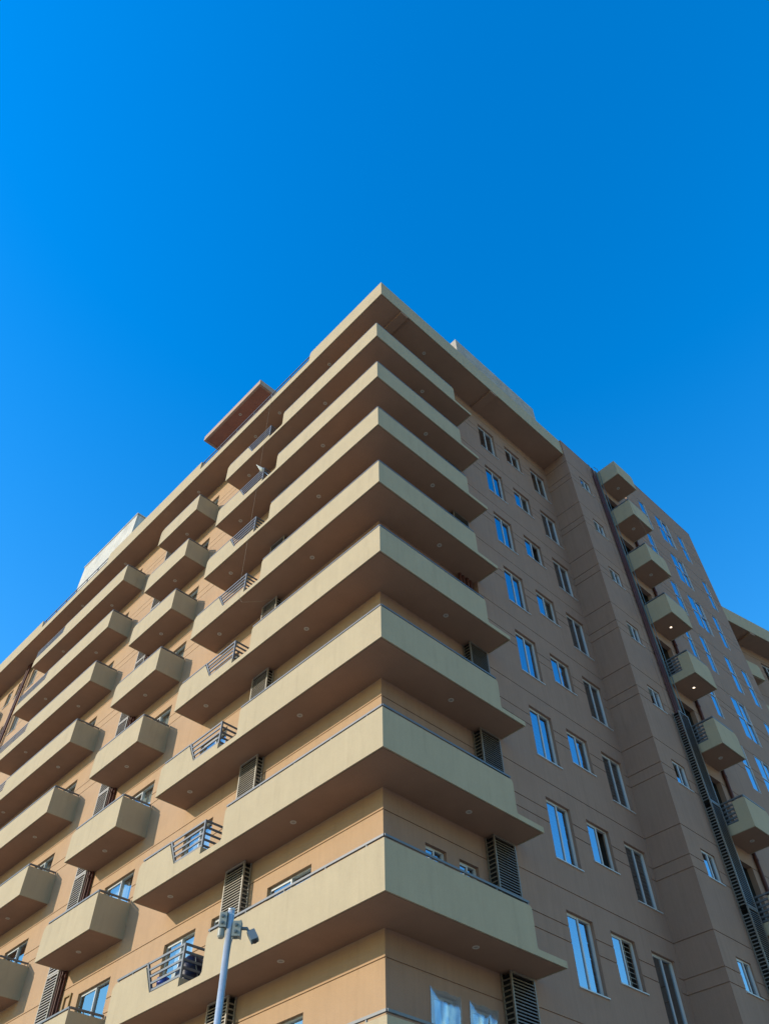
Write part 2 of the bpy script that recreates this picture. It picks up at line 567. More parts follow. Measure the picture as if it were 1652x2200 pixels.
# ---- balconies ----------------------------------------------------------------
T = 0.12                       # parapet thickness
LIP = 0.035                    # drip lip along the outer bottom edge
def ring(parent, x, y, z, lit=False):
    def mk():
        m = MB()
        k = 16
        for r, zz in ((0.075, 0.0), (0.075, -0.012), (0.048, -0.012), (0.044, -0.002)):
            m.v += [(r * math.cos(2 * math.pi * j / k), r * math.sin(2 * math.pi * j / k), zz) for j in range(k)]
        for a in range(3):
            for j in range(k):
                j2 = (j + 1) % k
                m.f.append((a * k + j, a * k + j2, (a + 1) * k + j2, (a + 1) * k + j))
        return m.mesh('downlight', M['ring'])
    def mkl():
        m = MB()
        k = 16
        m.v = [(0.046 * math.cos(2 * math.pi * j / k), 0.046 * math.sin(2 * math.pi * j / k), -0.004) for j in range(k)]
        m.f = [tuple(range(k))]
        return m
    o = add('downlight', cached('ring', mk), parent, (x, y, z))
    m = cached('lens_lit' if lit else 'lens', lambda: mkl().mesh('lens', M['lens_lit'] if lit else M['lens']))
    return o, m

def downlight(parent, x, y, z=0.0, lit=False):
    # ring and lens in one mesh object each (two materials)
    o, lensmesh = ring(parent, x, y, z, lit)
    key = 'ringlens_lit' if lit else 'ringlens'
    if key not in cache:
        me = o.data.copy()
        me.materials.append(M['lens_lit'] if lit else M['lens'])
        vs = [tuple(v.co) for v in me.vertices]
        fs = [tuple(p.vertices) for p in me.polygons]
        n = len(vs)
        vs += [tuple(v.co) for v in lensmesh.vertices]
        fs += [tuple(n + i for i in p.vertices) for p in lensmesh.polygons]
        m2 = bpy.data.meshes.new('downlight')
        m2.from_pydata(vs, [], fs)
        m2.materials.append(M['ring'])
        m2.materials.append(M['lens_lit'] if lit else M['lens'])
        m2.polygons[len(fs) - 1].material_index = 1
        m2.update()
        cache[key] = m2
    o.data = cache[key]
    return o

def slab(x0, x1, y0, y1, inset):
    """soffit slab with a drip groove; inset = (left, right, front, back) edges that carry a parapet"""
    m = MB()
    l, r, f, b = inset
    g = LIP + 0.018
    m.box(x0 + l * g, x1 - r * g, y0 + f * g, y1 - b * g, 0.0, 0.03)
    m.box(x0 + l * T, x1 - r * T, y0 + f * T, y1 - b * T, 0.0301, 0.15)
    return m

def handrail(pts, posts):
    m = MB()
    for p, q in zip(pts[:-1], pts[1:]):
        m.bar(p, q, 0.05, 0.045)
    for p in posts:
        m.bar((p[0], p[1], p[2] - 0.085), (p[0], p[1], p[2] - 0.021), 0.03, 0.03)
    return m

NS = {'n': 0}
def bars(parent, segs, name='rail_bar', sz=(0.035, 0.045)):
    for p, q in segs:
        add(name, MB().bar(p, q, *sz).mesh(name, M['dark_metal']), parent)

def corner_balcony(k):
    z = lev(k)
    def mk_slab():
        m = slab(-8.70, DR, -DL, 0.0, (1, 1, 1, 0))
        g = LIP + 0.018
        # wing along the right side, ending in the open ledge
        m.box(AX, DR - g, 0.0, 4.22 - g, 0.0, 0.03)
        m.box(AX, DR - T, 0.0, 4.22 - T, 0.0301, 0.15)
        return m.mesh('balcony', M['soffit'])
    o = add('balcony', cached('cb_slab', mk_slab), BLD, (0, 0, z))
    def mk_par():
        m = MB()
        front = [(-8.70, 0.0305), (DR, 0.0305), (DR, 1.0), (-4.78, 1.0), (-4.84, 0.93), (-4.84, 0.22), (-4.90, 0.165), (-5.72, 0.165), (-5.72, 0.36), (-6.91, 0.36),
                 (-7.27, 1.0), (-8.60, 1.0), (-8.70, 0.9)]
        m.prism(front, 'y', -DL, -DL + T)
        right = [(-DL + T, 0.0305), (4.22, 0.0305), (4.22, 0.14), (3.30, 0.14), (3.27, 0.18), (3.27, 0.94), (3.23, 1.0), (-DL + T, 1.0)]
        m.prism(right, 'x', DR - T, DR)
        m.box(AX + 0.3, DR - T, 4.22 - T, 4.22, 0.0305, 0.14)
        m.box(-8.70, -8.70 + T, -DL + T, 0, 0.0305, 0.9)
        m.box(-5.72 - T, -5.72, -DL + T, 0, 0.151, 0.36)
        m.box(-8.70, DR, -DL, -DL + LIP, 0, 0.0304)
        m.box(DR - LIP, DR, -DL + LIP, 4.22, 0, 0.0304)
        m.box(AX + 0.3, DR - LIP, 4.22 - LIP, 4.22, 0, 0.0304)
        m.box(-8.70, -8.70 + LIP, -DL + LIP, 0, 0, 0.0304)
        m.box(-4.84, -4.84 + T, -DL + T, -0.3, 0.15, 0.95)
        return m.mesh('parapet', M['cream'])
    add('parapet', cached('cb_par', mk_par), o)
    def mk_rail():
        yf, xr = -DL + 0.045, DR - 0.045
        m = handrail([(-8.6, yf, 1.085), (-7.29, yf, 1.085)], [(-8.55, yf, 1.085), (-7.9, yf, 1.085)])
        m2 = handrail([(-4.85, yf, 1.085), (xr, yf, 1.085), (xr, 3.24, 1.085)],
                      [(x, yf, 1.085) for x in (-4.8, -3.5, -2.2, -0.9, 0.3)] + [(xr, y, 1.085) for y in (0.2, 1.2, 2.2, 3.2)])
        n = len(m.v)
        m.v += m2.v
        m.f += [tuple(i + n for i in f) for f in m2.f]
        return m.mesh('handrail', M['dark_metal'])
    add('handrail', cached('cb_rail', mk_rail), o)
    # open railing in the gap of the parapet, with its return to the wall
    def mk_post():
        m = MB()
        yf = -DL + 0.05
        m.bar((-7.27, yf, 1.10), (-6.90, yf, 0.34), 0.05, 0.05, (0, 1, 0))
        return m.mesh('railing_post', M['dark_metal'])
    add('railing_post', cached('cb_post', mk_post), o)
    add('railing_post', cached('cb_post2', lambda: MB().bar((-5.75, -DL + 0.05, 1.10), (-5.75, -DL + 0.05, 0.36), 0.05, 0.05).mesh('railing_post', M['dark_metal'])), o)
    for i, zz in enumerate((1.085, 0.92, 0.755, 0.59, 0.425)):
        xl = -7.27 + (1.10 - zz) * 0.487
        yf = -DL + 0.05
        add('rail_bar', cached(('cbf', i), lambda: MB().bar((xl, yf, zz), (-5.75, yf, zz), 0.03, 0.05).mesh('rail_bar', M['dark_metal'])), o)
        add('rail_bar', cached(('cbr', i), lambda: MB().bar((-5.75, yf + 0.03, zz), (-5.75, -0.02, zz), 0.03, 0.05).mesh('rail_bar', M['dark_metal'])), o)
    for x in (-2.75 + random.uniform(-.1, .1), -7.76):
        downlight(o, x, -0.5)
    downlight(o, 0.27, 2.05 + random.uniform(-.15, .2))
    return o

def street_balcony(k, x0, x1, opening=None):
    z = lev(k)
    key = ('sb', x0)
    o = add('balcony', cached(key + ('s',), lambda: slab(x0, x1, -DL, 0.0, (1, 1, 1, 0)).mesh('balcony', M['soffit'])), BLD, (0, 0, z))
    def mk_par():
        m = MB()
        if opening:
            a = opening
            poly = [(x0, 0.0305), (x1, 0.0305), (x1, 1.0), (a + 0.06, 1.0), (a, 0.54), (x0 + 0.08, 0.54), (x0, 0.44)]
            m.prism(poly, 'y', -DL, -DL + T)
            m.box(x0, x0 + T, -DL + T, 0, 0.0305, 0.44)
        else:
            poly = [(x0, 0.0305), (x1, 0.0305), (x1, 1.0), (x0 + 0.12, 1.0), (x0 + 0.02, 0.92), (x0, 0.8)]
            m.prism(poly, 'y', -DL, -DL + T)
            m.box(x0, x0 + T, -DL + T, 0, 0.0305, 0.8)
        m.box(x1 - T, x1, -DL + T, 0, 0.0305, 1.0)
        m.box(x0, x1, -DL, -DL + LIP, 0, 0.0304)
        m.box(x0, x0 + LIP, -DL + LIP, 0, 0, 0.0304)
        m.box(x1 - LIP, x1, -DL + LIP, 0, 0, 0.0304)
        return m.mesh('parapet', M['cream'])
    add('parapet', cached(key + ('p',), mk_par), o)
    def mk_rail():
        yf, xr = -DL + 0.045, x1 - 0.045
        xl = opening if opening else x0 + 0.15
        n = max(2, int((x1 - xl) / 1.2))
        m = handrail([(xl, yf, 1.085), (xr, yf, 1.085), (xr, -0.03, 1.085)],
                     [(xl + (xr - xl) * i / n, yf, 1.085) for i in range(n)] + [(xr, yf, 1.085), (xr, -0.62, 1.085), (xr, -0.04, 1.085)])
        return m.mesh('handrail', M['dark_metal'])
    add('handrail', cached(key + ('r',), mk_rail), o)
    if opening:
        yf = -DL + 0.05
        for i, zz in enumerate((1.085, 0.955, 0.825, 0.695)):
            add('rail_bar', cached(key + ('b', i), lambda: MB().bar((x0 + 0.04, yf, zz), (opening + (zz - 0.54) * 0.13, yf, zz), 0.03, 0.045).mesh('rail_bar', M['dark_metal'])), o)
        add('railing_post', cached(key + ('post',), lambda: MB().bar((x0 + 0.05, yf, 0.5), (x0 + 0.05, yf, 1.1), 0.045, 0.045).mesh('railing_post', M['dark_metal'])), o)
        add('railing_post', cached(key + ('post2',), lambda: MB().bar((opening - 1.45, yf + 0.03, 0.5), (opening - 1.45, yf + 0.03, 1.09), 0.03, 0.03).mesh('railing_post', M['dark_metal'])), o)
    if opening:
        downlight(o, -18.75, -0.5)
        downlight(o, -23.45, -0.5)
    else:
        downlight(o, (x0 + x1) / 2, -0.5)
    return o

for k in FLOORS:
    corner_balcony(k)
    street_balcony(k, -13.89, -10.84)
    street_balcony(k, -25.75, -16.84, -22.82)
    street_balcony(k, -36.0, -32.05)

def block_balcony(k):
    z = lev(k)
    x0, x1, y0, y1 = WB, 2.29, YB1, 14.96
    solid = k <= 3
    def mk_slab():
        m = MB()
        g = LIP + 0.018
        m.box(x0 + 0.002, x1 - g, y0 + g, y1 - g, 0.0, 0.03)
        m.box(x0 + 0.002, x1 - T, y0 + T, y1 - T, 0.0301, 0.15)
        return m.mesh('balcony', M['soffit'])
    o = add('balcony', cached('eb_slab', mk_slab), BLD, (0, 0, z))
    def mk_par(solid):
        m = MB()
        if solid:
            m.box(x0 + 0.002, x1, y0, y0 + T, 0.0305, 1.0)
        else:
            m.prism([(x0 + 0.002, 0.0305), (x1, 0.0305), (x1, 1.0), (1.86, 1.0), (1.86, 0.34), (x0 + 0.002, 0.34)], 'y', y0, y0 + T)
        m.prism([(y0 + T, 0.0305), (y1, 0.0305), (y1, 0.86), (y1 - 0.1, 1.0), (y0 + T, 1.0)], 'x', x1 - T, x1)
        m.box(x0 + 0.002, x1 - T, y1 - T, y1, 0.0305, 0.86)
        m.box(x0 + 0.002, x1, y0, y0 + LIP, 0, 0.0304)
        m.box(x1 - LIP, x1, y0 + LIP, y1, 0, 0.0304)
        m.box(x0 + 0.002, x1 - LIP, y1 - LIP, y1, 0, 0.0304)
        return m.mesh('parapet', M['cream'])
    add('parapet', cached(('eb_par', solid), lambda: mk_par(solid)), o)
    if k > 0:
        def mk_rail():
            yf, xr = y0 + 0.05, x1 - 0.05
            return handrail([(x0 + 0.03, yf, 1.085), (xr, yf, 1.085), (xr, y1 - 0.1, 1.085)],
                            [(1.95, yf, 1.085), (xr, yf, 1.085), (xr, 14.2, 1.085), (xr, y1 - 0.15, 1.085)]).mesh('handrail', M['dark_metal'])
        add('handrail', cached('eb_rail', mk_rail), o)
    if not solid:
        for i, zz in enumerate((0.94, 0.80, 0.66, 0.52, 0.40)):
            add('rail_bar', cached(('ebb', i), lambda: MB().bar((x0 + 0.02, y0 + 0.05, zz), (1.86, y0 + 0.05, zz), 0.03, 0.055).mesh('rail_bar', M['dark_metal'])), o)
        add('railing_post', cached('ebpost', lambda: MB().bar((1.55, y0 + 0.085, 0.35), (1.55, y0 + 0.085, 1.07), 0.03, 0.03).mesh('railing_post', M['dark_metal'])), o)
    downlight(o, 1.74, 14.22, lit=k in (3, 4))
    return o
for k in range(0, 11):
    block_balcony(k)

# ---- roof ----------------------------------------------------------------------
m = MB()
RX, RY = 1.19, -1.11
m.box(-42, RX - LIP - 0.018, RY + LIP + 0.018, 0.0, ROOF, ROOF + 0.03)
m.box(-42, RX - T, RY + T, 0.0, ROOF + 0.0301, ROOF + 0.2)
m.box(AX, RX - LIP - 0.018, 0.0, YB0 - 0.002, ROOF + 0.0005, ROOF + 0.0302)
m.box(AX, RX - T, 0.0, YB0 - 0.002, ROOF + 0.0303, ROOF + 0.2001)
m.box(-42, 0.0, 0.0, 14, ROOF + 0.2003, ROOF + 0.4)
m.box(-12, WB - 0.23, YB0 + 0.03, YB3 - 0.31, ROOF + 0.41, ROOF + 0.6)
m.box(-11.9, WB - 0.23, 16.45, YB3 - 0.31, ROOF + 3.5, ROOF + 3.7)
roof = add('roof', m.mesh('roof', M['soffit']), BLD)
m = MB()
hi, lo = ROOF + 1.06, ROOF + 0.45
poly = [(-42, ROOF + 0.0305), (RX, ROOF + 0.0305), (RX, hi), (-3.28, hi), (-3.34, hi - 0.12), (-3.36, lo), (-11.44, lo), (-11.44, hi), (-19.72, hi), (-19.80, hi - 0.2), (-19.82, lo), (-26.72, lo), (-26.9, hi), (-42, hi)]
m.prism(poly, 'y', RY, RY + T)
poly = [(RY + T, ROOF + 0.0305), (YB0 - 0.002, ROOF + 0.0305), (YB0 - 0.002, hi), (RY + T, hi)]
m.prism(poly, 'x', RX - T, RX)
m.box(-42, RX, RY, RY + LIP, ROOF, ROOF + 0.0304)
m.box(RX - LIP, RX, RY + LIP, YB0 - 0.002, ROOF, ROOF + 0.0304)
add('fascia', m.mesh('fascia', M['cream']), roof)
for y in (0.02, 5.52):
    mb = MB()
    mb.box(0.001 if y > 1 else AX + 0.3, RX - 0.015, y, y + 0.38, ROOF - 0.12, ROOF + 0.0004)
    add('beam', mb.mesh('beam', M['soffit']), roof)
for a, b in ((-11.4, -3.4), (-26.75, -19.85)):
    mb = MB()
    yf = RY + 0.06
    for zz in (ROOF + 0.66, ROOF + 0.96):
        mb.bar((a, yf, zz), (b, yf, zz), 0.035, 0.045)
    n = 6
    for i in range(n + 1):
        x = a + 0.1 + (b - a - 0.2) * i / n
        mb.bar((x, yf + 0.03, lo), (x, yf + 0.03, ROOF + 1.0), 0.035, 0.035)
    add('roof_railing', mb.mesh('roof_railing', M['dark_metal']), roof)
for x in (-6.08, -7.83, -12.28, -18.8, -23.1, -2.7):
    downlight(roof, x, -0.5, ROOF)
downlight(roof, 0.46, 2.08, ROOF)
# coping lines on the parapet tops of the block
mb = MB()
mb.box(WB - 0.24, WB + 0.012, YB0 - 0.01, 16.19, ROOF + 1.07, ROOF + 1.10)
mb.box(WB - 0.24, WB + 0.012, 16.2, YB3 + 0.01, ROOF + 4.05, ROOF + 4.08)
add('coping', mb.mesh('coping', M['tan_shade']), roof)

# rooftop canopy with reddish underside
mb = MB()
cx0, cx1, cy0, cy1, cz = -11.82, -7.23, -1.14, 2.2, 27.2 + ZO
mb.box(cx0 + 0.12, cx1 - 0.12, cy0 + 0.12, cy1, cz + 0.03, cz + 0.2)
can = add('roof_canopy', mb.mesh('roof_canopy', M['red_soffit']), BLD)
mb = MB()
mb.box(cx0, cx1, cy0, cy0 + 0.12, cz, cz + 0.37)
mb.box(cx0, cx0 + 0.12, cy0 + 0.12, cy1, cz, cz + 0.37)
mb.box(cx1 - 0.12, cx1, cy0 + 0.12, cy1, cz, cz + 0.37)
add('canopy_edge', mb.mesh('canopy_edge', M['canopy']), can)
mb = MB()
mb.box(cx0 + 0.3, cx1 - 0.3, 1.0, 2.1, ROOF + 0.4, cz + 0.04)
add('canopy_wall', mb.mesh('canopy_wall', M['tan']), can)
o = downlight(can, -9.3, -0.75, cz + 0.03)
# stained white tank room
mb = MB()
mb.box(-26.15, -20.25, -0.22, 3.5, ROOF + 0.4, 29.5 + ZO)
tank = add('tank_room', mb.mesh('tank_room', M['white_wall']), BLD)
mb = MB()
mb.box(-26.2, -20.2, -0.26, 3.55, 29.5 + ZO, 29.58 + ZO)
add('coping', mb.mesh('coping', M['white_wall']), tank)
# rough grey plant-room wall above the right side
mb = MB()
mb.box(-3.5, 0.56, 4.4, 10.15, ROOF + 0.4, 28.1 + ZO)
add('plant_room', mb.mesh('plant_room', M['grey_wall']), BLD)
# small roof post by the top small balcony
mb = MB()
mb.box(WB - 0.14, WB - 0.10, 13.02, 13.06, ROOF + 1.10, ROOF + 1.26)
mb.box(WB - 0.2, WB - 0.05, 12.97, 13.12, ROOF + 1.26, ROOF + 1.36)
add('roof_floodlight', mb.mesh('roof_floodlight', M['black']), BLD)

# ---- louvred service screens ----------------------------------------------------
BUDGET = {'n': 285}
def slat_geom(L, depth=0.035, th=0.047, tilt=0.014):
    """one louvre blade, length L along x, starting at the origin; outward is -y, upright face th tall, leaning inwards"""
    m = MB()
    m.v = [(0, 0, 0), (L, 0, 0), (L, depth, tilt), (0, depth, tilt), (0, 0.012, th), (L, 0.012, th), (L, depth, th + 0.004), (0, depth, th + 0.004)]
    m.f = [(0, 3, 2, 1), (4, 5, 6, 7), (0, 1, 5, 4), (1, 2, 6, 5), (2, 3, 7, 6), (3, 0, 4, 7)]
    return m
def merge(dst, src, M4):
    n = len(dst.v)
    dst.v += [tuple(M4 @ Vector(v)) for v in src.v]
    dst.f += [tuple(i + n for i in f) for f in src.f]

def louvre(loc, rz, L, side, z0, z1, material, single, pitch=0.066, both=True, side_at_right=True, side_pitch=None):
    """screen with its front along local x (outward -y), height z0..z1, and a louvred return of depth `side` at one end"""
    m = MB()
    fw = 0.04
    m.box(0, fw, 0, fw, z0, z1)
    m.box(L - fw, L, 0, fw, z0, z1)
    m.box(fw, L - fw, 0, fw, z1 - fw, z1)
    m.box(fw, L - fw, 0.002, fw, z0, z0 + fw)
    nb = len(m.f)
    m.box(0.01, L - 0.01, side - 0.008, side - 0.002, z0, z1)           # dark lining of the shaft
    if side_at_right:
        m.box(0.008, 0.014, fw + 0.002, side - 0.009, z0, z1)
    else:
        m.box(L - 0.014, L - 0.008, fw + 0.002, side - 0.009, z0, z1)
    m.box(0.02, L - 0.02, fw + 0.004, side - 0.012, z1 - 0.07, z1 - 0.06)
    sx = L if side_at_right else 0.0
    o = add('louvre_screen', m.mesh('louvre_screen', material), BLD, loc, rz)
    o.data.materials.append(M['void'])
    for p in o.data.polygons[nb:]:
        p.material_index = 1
    n = int((z1 - z0 - 2 * fw) / pitch)
    sm = cached(('slat', round(L, 3), material.name), lambda: slat_geom(L - 2 * fw, th=pitch * 0.47).mesh('slat', material))
    if single and BUDGET['n'] >= n:
        BUDGET['n'] -= n
        for i in range(n):
            add('slat', sm, o, (fw, 0.0, z0 + fw + i * pitch))
    else:
        mm = MB()
        for i in range(n):
            merge(mm, slat_geom(L - 2 * fw, th=pitch * 0.47), Matrix.Translation((fw, 0, z0 + fw + i * pitch)))
        tag(add('slats', mm.mesh('slats', material), o), kind='stuff')
    if both:
        sp = side_pitch or pitch
        mm = MB()
        ns = int((z1 - z0 - 2 * fw) / sp)
        ls = side - fw - 0.005
        for i in range(ns):
            T4 = Matrix.Translation((L if side_at_right else 0.0, fw if side_at_right else side - 0.005, z0 + fw + i * sp)) @ Matrix.Rotation(math.pi / 2 if side_at_right else -math.pi / 2, 4, 'Z')
            merge(mm, slat_geom(ls, 0.03, 0.034, 0.01), T4)
        xs = L - 0.03 if side_at_right else 0.0
        mm.box(xs, xs + 0.03, side - 0.035, side - 0.005, z0, z1)
        tag(add('side_slats', mm.mesh('side_slats', material), o), kind='stuff')
    return o

def pipes(parent, spec, z0, z1, name='drainpipe', material=None, brackets=True):
    for (x, y, r) in spec:
        m = MB().tube([(x, y, z0), (x, y, z1)], r, 10)
        if brackets:
            z = z0 + 0.7
            while z < z1 - 0.2:
                m.tube([(x, y, z), (x, y, z + 0.08)], r * 1.22, 10)
                z += 1.5
        add(name, m.mesh(name, material or M['pipe'], False), parent)

for k in FLOORS:
    zb, zt = lev(k) + 0.16, lev(k) + H - 0.006
    louvre((-5.72, -0.24, 0), 0.0, 0.78, 0.235, zb, zt, M['louvre'], k in (6, 7, 8), side_pitch=0.105)
    if k == 5:
        pipes(BLD, [(-0.14, 3.45, 0.05), (-0.16, 3.62, 0.055), (-0.14, 3.80, 0.05), (-0.16, 3.97, 0.05)], zb, zt)
    else:
        louvre((0.005, 3.34, 0), math.pi / 2, 0.79, 0.29, zb, zt, M['louvre_shade'], k in (6, 7, 8), side_at_right=False, side_pitch=0.105)
zt = 24.0 + ZO
for i, (za, zb_) in enumerate(((-3.0, 0.0), (0.0, 3.0), (3.0, 6.0), (6.0, 9.0), (9.0, 12), (12, 15), (15, 18), (18, 21), (21, 24))):
    louvre((-14.66, -0.24, 0), 0.0, 0.72, 0.235, za + ZO + 0.01, zb_ + ZO - 0.01, M['louvre'], False, both=False, pitch=0.08)
pipes(BLD, [(-13.88, -0.10, 0.045), (-13.79, -0.06, 0.035), (-13.86, -0.19, 0.022)], 0.0, ROOF - 0.01)
# drainpipes on the far left of the street side
pipes(BLD, [(-29.62, -0.14, 0.07), (-29.42, -0.14, 0.055)], 0.0, ROOF - 0.01)
# service shaft on the right block: bare pipes above, louvred box below
pipes(BLD, [(WB + 0.06, 12.92, 0.034), (WB + 0.07, 13.03, 0.04), (WB + 0.06, 13.15, 0.032), (WB + 0.05, 13.24, 0.026)], 9.5 + ZO, 24.3 + ZO)
pipes(BLD, [(WB + 0.06, 13.34, 0.026), (WB + 0.05, 13.41, 0.02)], 0.0, 25.0 + ZO, material=M['grey_pipe'])
pipes(BLD, [(WB + 0.07, 12.97, 0.03)], 23.6 + ZO, 24.9 + ZO)
pipes(BLD, [(WB + 0.07, 15.12, 0.06), (WB + 0.05, 15.24, 0.03)], 0.0, 23.9 + ZO)
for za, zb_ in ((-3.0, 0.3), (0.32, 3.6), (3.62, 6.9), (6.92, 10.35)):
    louvre((WB + 0.28, 12.67, 0), math.pi / 2, 0.62, 0.275, za + ZO, zb_ + ZO, M['louvre_shade'], False, pitch=0.066, side_at_right=False, side_pitch=0.097)

# hose rising from the shaft to the top balcony
pts = [(WB + 0.06, 13.30, 25.3 + ZO), (WB + 0.16, 13.36, 25.1 + ZO), (WB + 0.2, 13.4, 24.6 + ZO), (WB + 0.16, 13.41, 24.0 + ZO), (WB + 0.16, 13.41, 10 + ZO)]
add('hose', MB().tube(pts, 0.014, 8).mesh('hose', M['grey_pipe']), BLD)
# meter frame beside the louvred shaft on the street side
mb = MB()
for (a, b, c, d) in ((-13.55, -13.50, 1.75, 2.25), (-13.20, -13.15, 1.75, 2.25), (-13.50, -13.20, 2.20, 2.25), (-13.50, -13.20, 1.75, 1.80)):
    mb.box(a, b, -0.05, 0.0, c + ZO, d + ZO)
add('meter_frame', mb.mesh('meter_frame', M['orange']), BLD)

# ------------------------------------------------------------------ the far wing
WD = Vector((0.185, 0.983, 0)).normalized()
WN = Vector((WD.y, -WD.x, 0))                       # outward
W0 = Vector((0.27, 26.3, 0)) - WD * 6.0              # point on the roof edge line
RZW = math.atan2(WD.y, WD.x)
WG = tag(empty('apartment_building', (W0.x, W0.y, 0)), 'dark far wing with overhanging roof at the right edge, behind the block', 'building')
WG.rotation_euler = (0, 0, RZW)                      # local x runs along the wing, local -y is outward
LW = 34.0
PW = lambda u, d, z: (u, 1.1 + d, z)
ww = []
for k in range(1, 10):
    z = lev(k)
    for u in (9.9, 13.0, 16.0, 19.0):
        ww.append((u, u + 1.2, z + 0.4, z + 2.3, 'far_wide', k))
relief('wall', 0, LW, 0, ROOF + 0.1, [t[:4] for t in ww], GR, [], PW, M['tan_shade'], WG)
mb = MB()
mb.box(0, LW, 1.35, 9, ROOF + 0.2, ROOF + 0.4)
mb.box(0, LW, 8.8, 9, 0, ROOF + 0.19)
mb.box(LW - 0.2, LW, 1.35, 8.8, 0, ROOF + 0.19)
add('wall', mb.mesh('wall', M['tan_shade']), WG)
mb = MB()
mb.box(0, LW, LIP + 0.018, 1.1, ROOF, ROOF + 0.03)
mb.box(0, LW, T, 1.34, ROOF + 0.0301, ROOF + 0.2)
r2 = add('roof', mb.mesh('roof', M['soffit']), WG)
mb = MB()
mb.box(0, LW, 0, T, ROOF + 0.0305, ROOF + 1.08)
mb.box(0, LW, 0, LIP, ROOF, ROOF + 0.0304)
add('fascia', mb.mesh('fascia', M['cream']), r2)
for u in (8.1, 14.0, 20.0):
    add('beam', MB().box(u, u + 0.38, 0.015, 1.095, ROOF - 0.14, ROOF - 0.0005).mesh('beam', M['soffit']), r2)
for k in range(1, 10):
    z = lev(k)
    o = add('balcony', cached('wb', lambda: MB().box(6.0, 8.3, 0.66, 1.09, 0, 0.15).mesh('balcony', M['soffit'])), WG, (0, 0, z))
    add('parapet', cached('wbp', lambda: MB().prism([(6.0, 0.0), (8.42, 0.0), (8.42, 0.86), (8.3, 1.0), (6.0, 1.0)], 'y', 0.55, 0.66).box(8.3, 8.42, 0.66, 1.09, 0, 0.86).mesh('parapet', M['cream'])), o)
for i, t in enumerate(ww):
    u0, u1, z0, z1 = t[:4]
    o = add('window', cached('wwf', lambda: MB().box(0, 1.2, .1, .16, 0, .06).box(0, 1.2, .1, .16, 1.84, 1.9).box(0, .06, .1, .16, .06, 1.84).box(1.14, 1.2, .1, .16, .06, 1.84).box(.57, .63, .1, .16, .06, 1.84).mesh('window', M['frame'])), WG, (u0, 1.1, z0))
    for a, b in ((.06, .57), (.63, 1.14)):
        def mk(a=a, b=b):
            m = MB()
            m.v = [(a, .13, .06), (b, .13, .06), (b, .13, 1.84), (a, .13, 1.84)]
            m.f = [(0, 1, 2, 3)]
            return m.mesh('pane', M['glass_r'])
        add('pane', cached(('wwp', a), mk), o)
    add('room', cached('wwr', lambda: MB().box(-.01, 1.21, .6, .65, -.01, 1.91).mesh('room', M['room'])), o)

# ------------------------------------------------------------------ camera pole in front of the block
top = Vector((2.90, -5.62, -2.38 + ZO))
base = Vector((3.02, -5.70, 0.0))
CP = tag(empty('camera_pole', base), 'slim galvanised steel pole carrying grey boxes and a surveillance camera', 'pole')
tl = top - base
m = MB().tube([(0, 0, 0), tuple(tl * 0.5), tuple(tl)], 0.040, 20)
add('pole', m.mesh('pole', M['galv'], True), CP)
add('pole_cap', MB().tube([tuple(tl - Vector((0, 0, 0.012))), tuple(tl + Vector((0, 0, 0.006)))], 0.042, 20).mesh('pole_cap', M['galv'], True), CP)
add('base_plate', MB().box(-0.14, 0.14, -0.14, 0.14, 0.0, 0.02).mesh('base_plate', M['galv']), CP)
RH = R0
NH = Vector((R0.y, -R0.x, 0))                        # horizontal, towards the viewer
def pbox(name, c, sx, sy, sz, material, knobs=True, parent=CP):
    """box with a bevelled lid lip, c = centre relative to the pole base, axes along the viewer's right / depth"""
    m = MB()
    def put(x0, x1, y0, y1, z0, z1):
        n = len(m.v)
        b = MB().box(x0, x1, y0, y1, z0, z1)
        m.v += [tuple(c + RH * v[0] + NH * v[1] + Vector((0, 0, v[2]))) for v in b.v]
        m.f += [tuple(i + n for i in f) for f in b.f]
    put(-sx / 2, sx / 2, -sy / 2, sy / 2, -sz / 2, sz / 2)
    put(sx / 2 + 0.0005, sx / 2 + 0.014, -sy / 2 - 0.006, sy / 2 + 0.006, -sz / 2 - 0.006, sz / 2 + 0.006)
    o = add(name, m.mesh(name, material), parent)
    if knobs:
        for zz in (-sz * 0.22, sz * 0.22):
            p = c + NH * (sy / 2) + Vector((0, 0, zz))
            add('gland', MB().tube([tuple(p), tuple(p + NH * 0.012)], [0.022, 0.018], 14).tube([tuple(p + NH * 0.0122), tuple(p + NH * 0.02)], 0.011, 12).mesh('gland', M['cam_pvc']), o)
        p = c - Vector((0, 0, sz / 2))
        add('gland', MB().tube([tuple(p), tuple(p - Vector((0, 0, 0.015)))], [0.024, 0.018], 14).mesh('gland', M['cam_pvc']), o)
    return o
pbox('junction_box', tl + RH * 0.085 + Vector((0, 0, -0.235)), 0.085, 0.10, 0.17, M['box_pvc'])
pbox('junction_box', tl - RH * 0.085 + Vector((0, 0, -0.13)), 0.07, 0.10, 0.17, M['box_pvc'])
c0 = tl - RH * 0.09 + Vector((0, 0, -0.275))
add('junction_box', MB().tube([tuple(c0 + Vector((0, 0, 0.05))), tuple(c0 - Vector((0, 0, 0.03))), tuple(c0 - Vector((0, 0, 0.05)))], [0.042, 0.042, 0.03], 16).mesh('junction_box', M['box_pvc'], False), CP)
for zz, rr in ((-0.07, 0.0415), (-0.19, 0.0415), (-0.23, 0.0415), (-0.30, 0.0415), (-1.4, 0.0412)):
    c1 = tl + Vector((0, 0, zz))
    add('clamp_band', MB().tube([tuple(c1), tuple(c1 + Vector((0, 0, 0.014)))], rr, 20).mesh('clamp_band', M['galv']), CP)
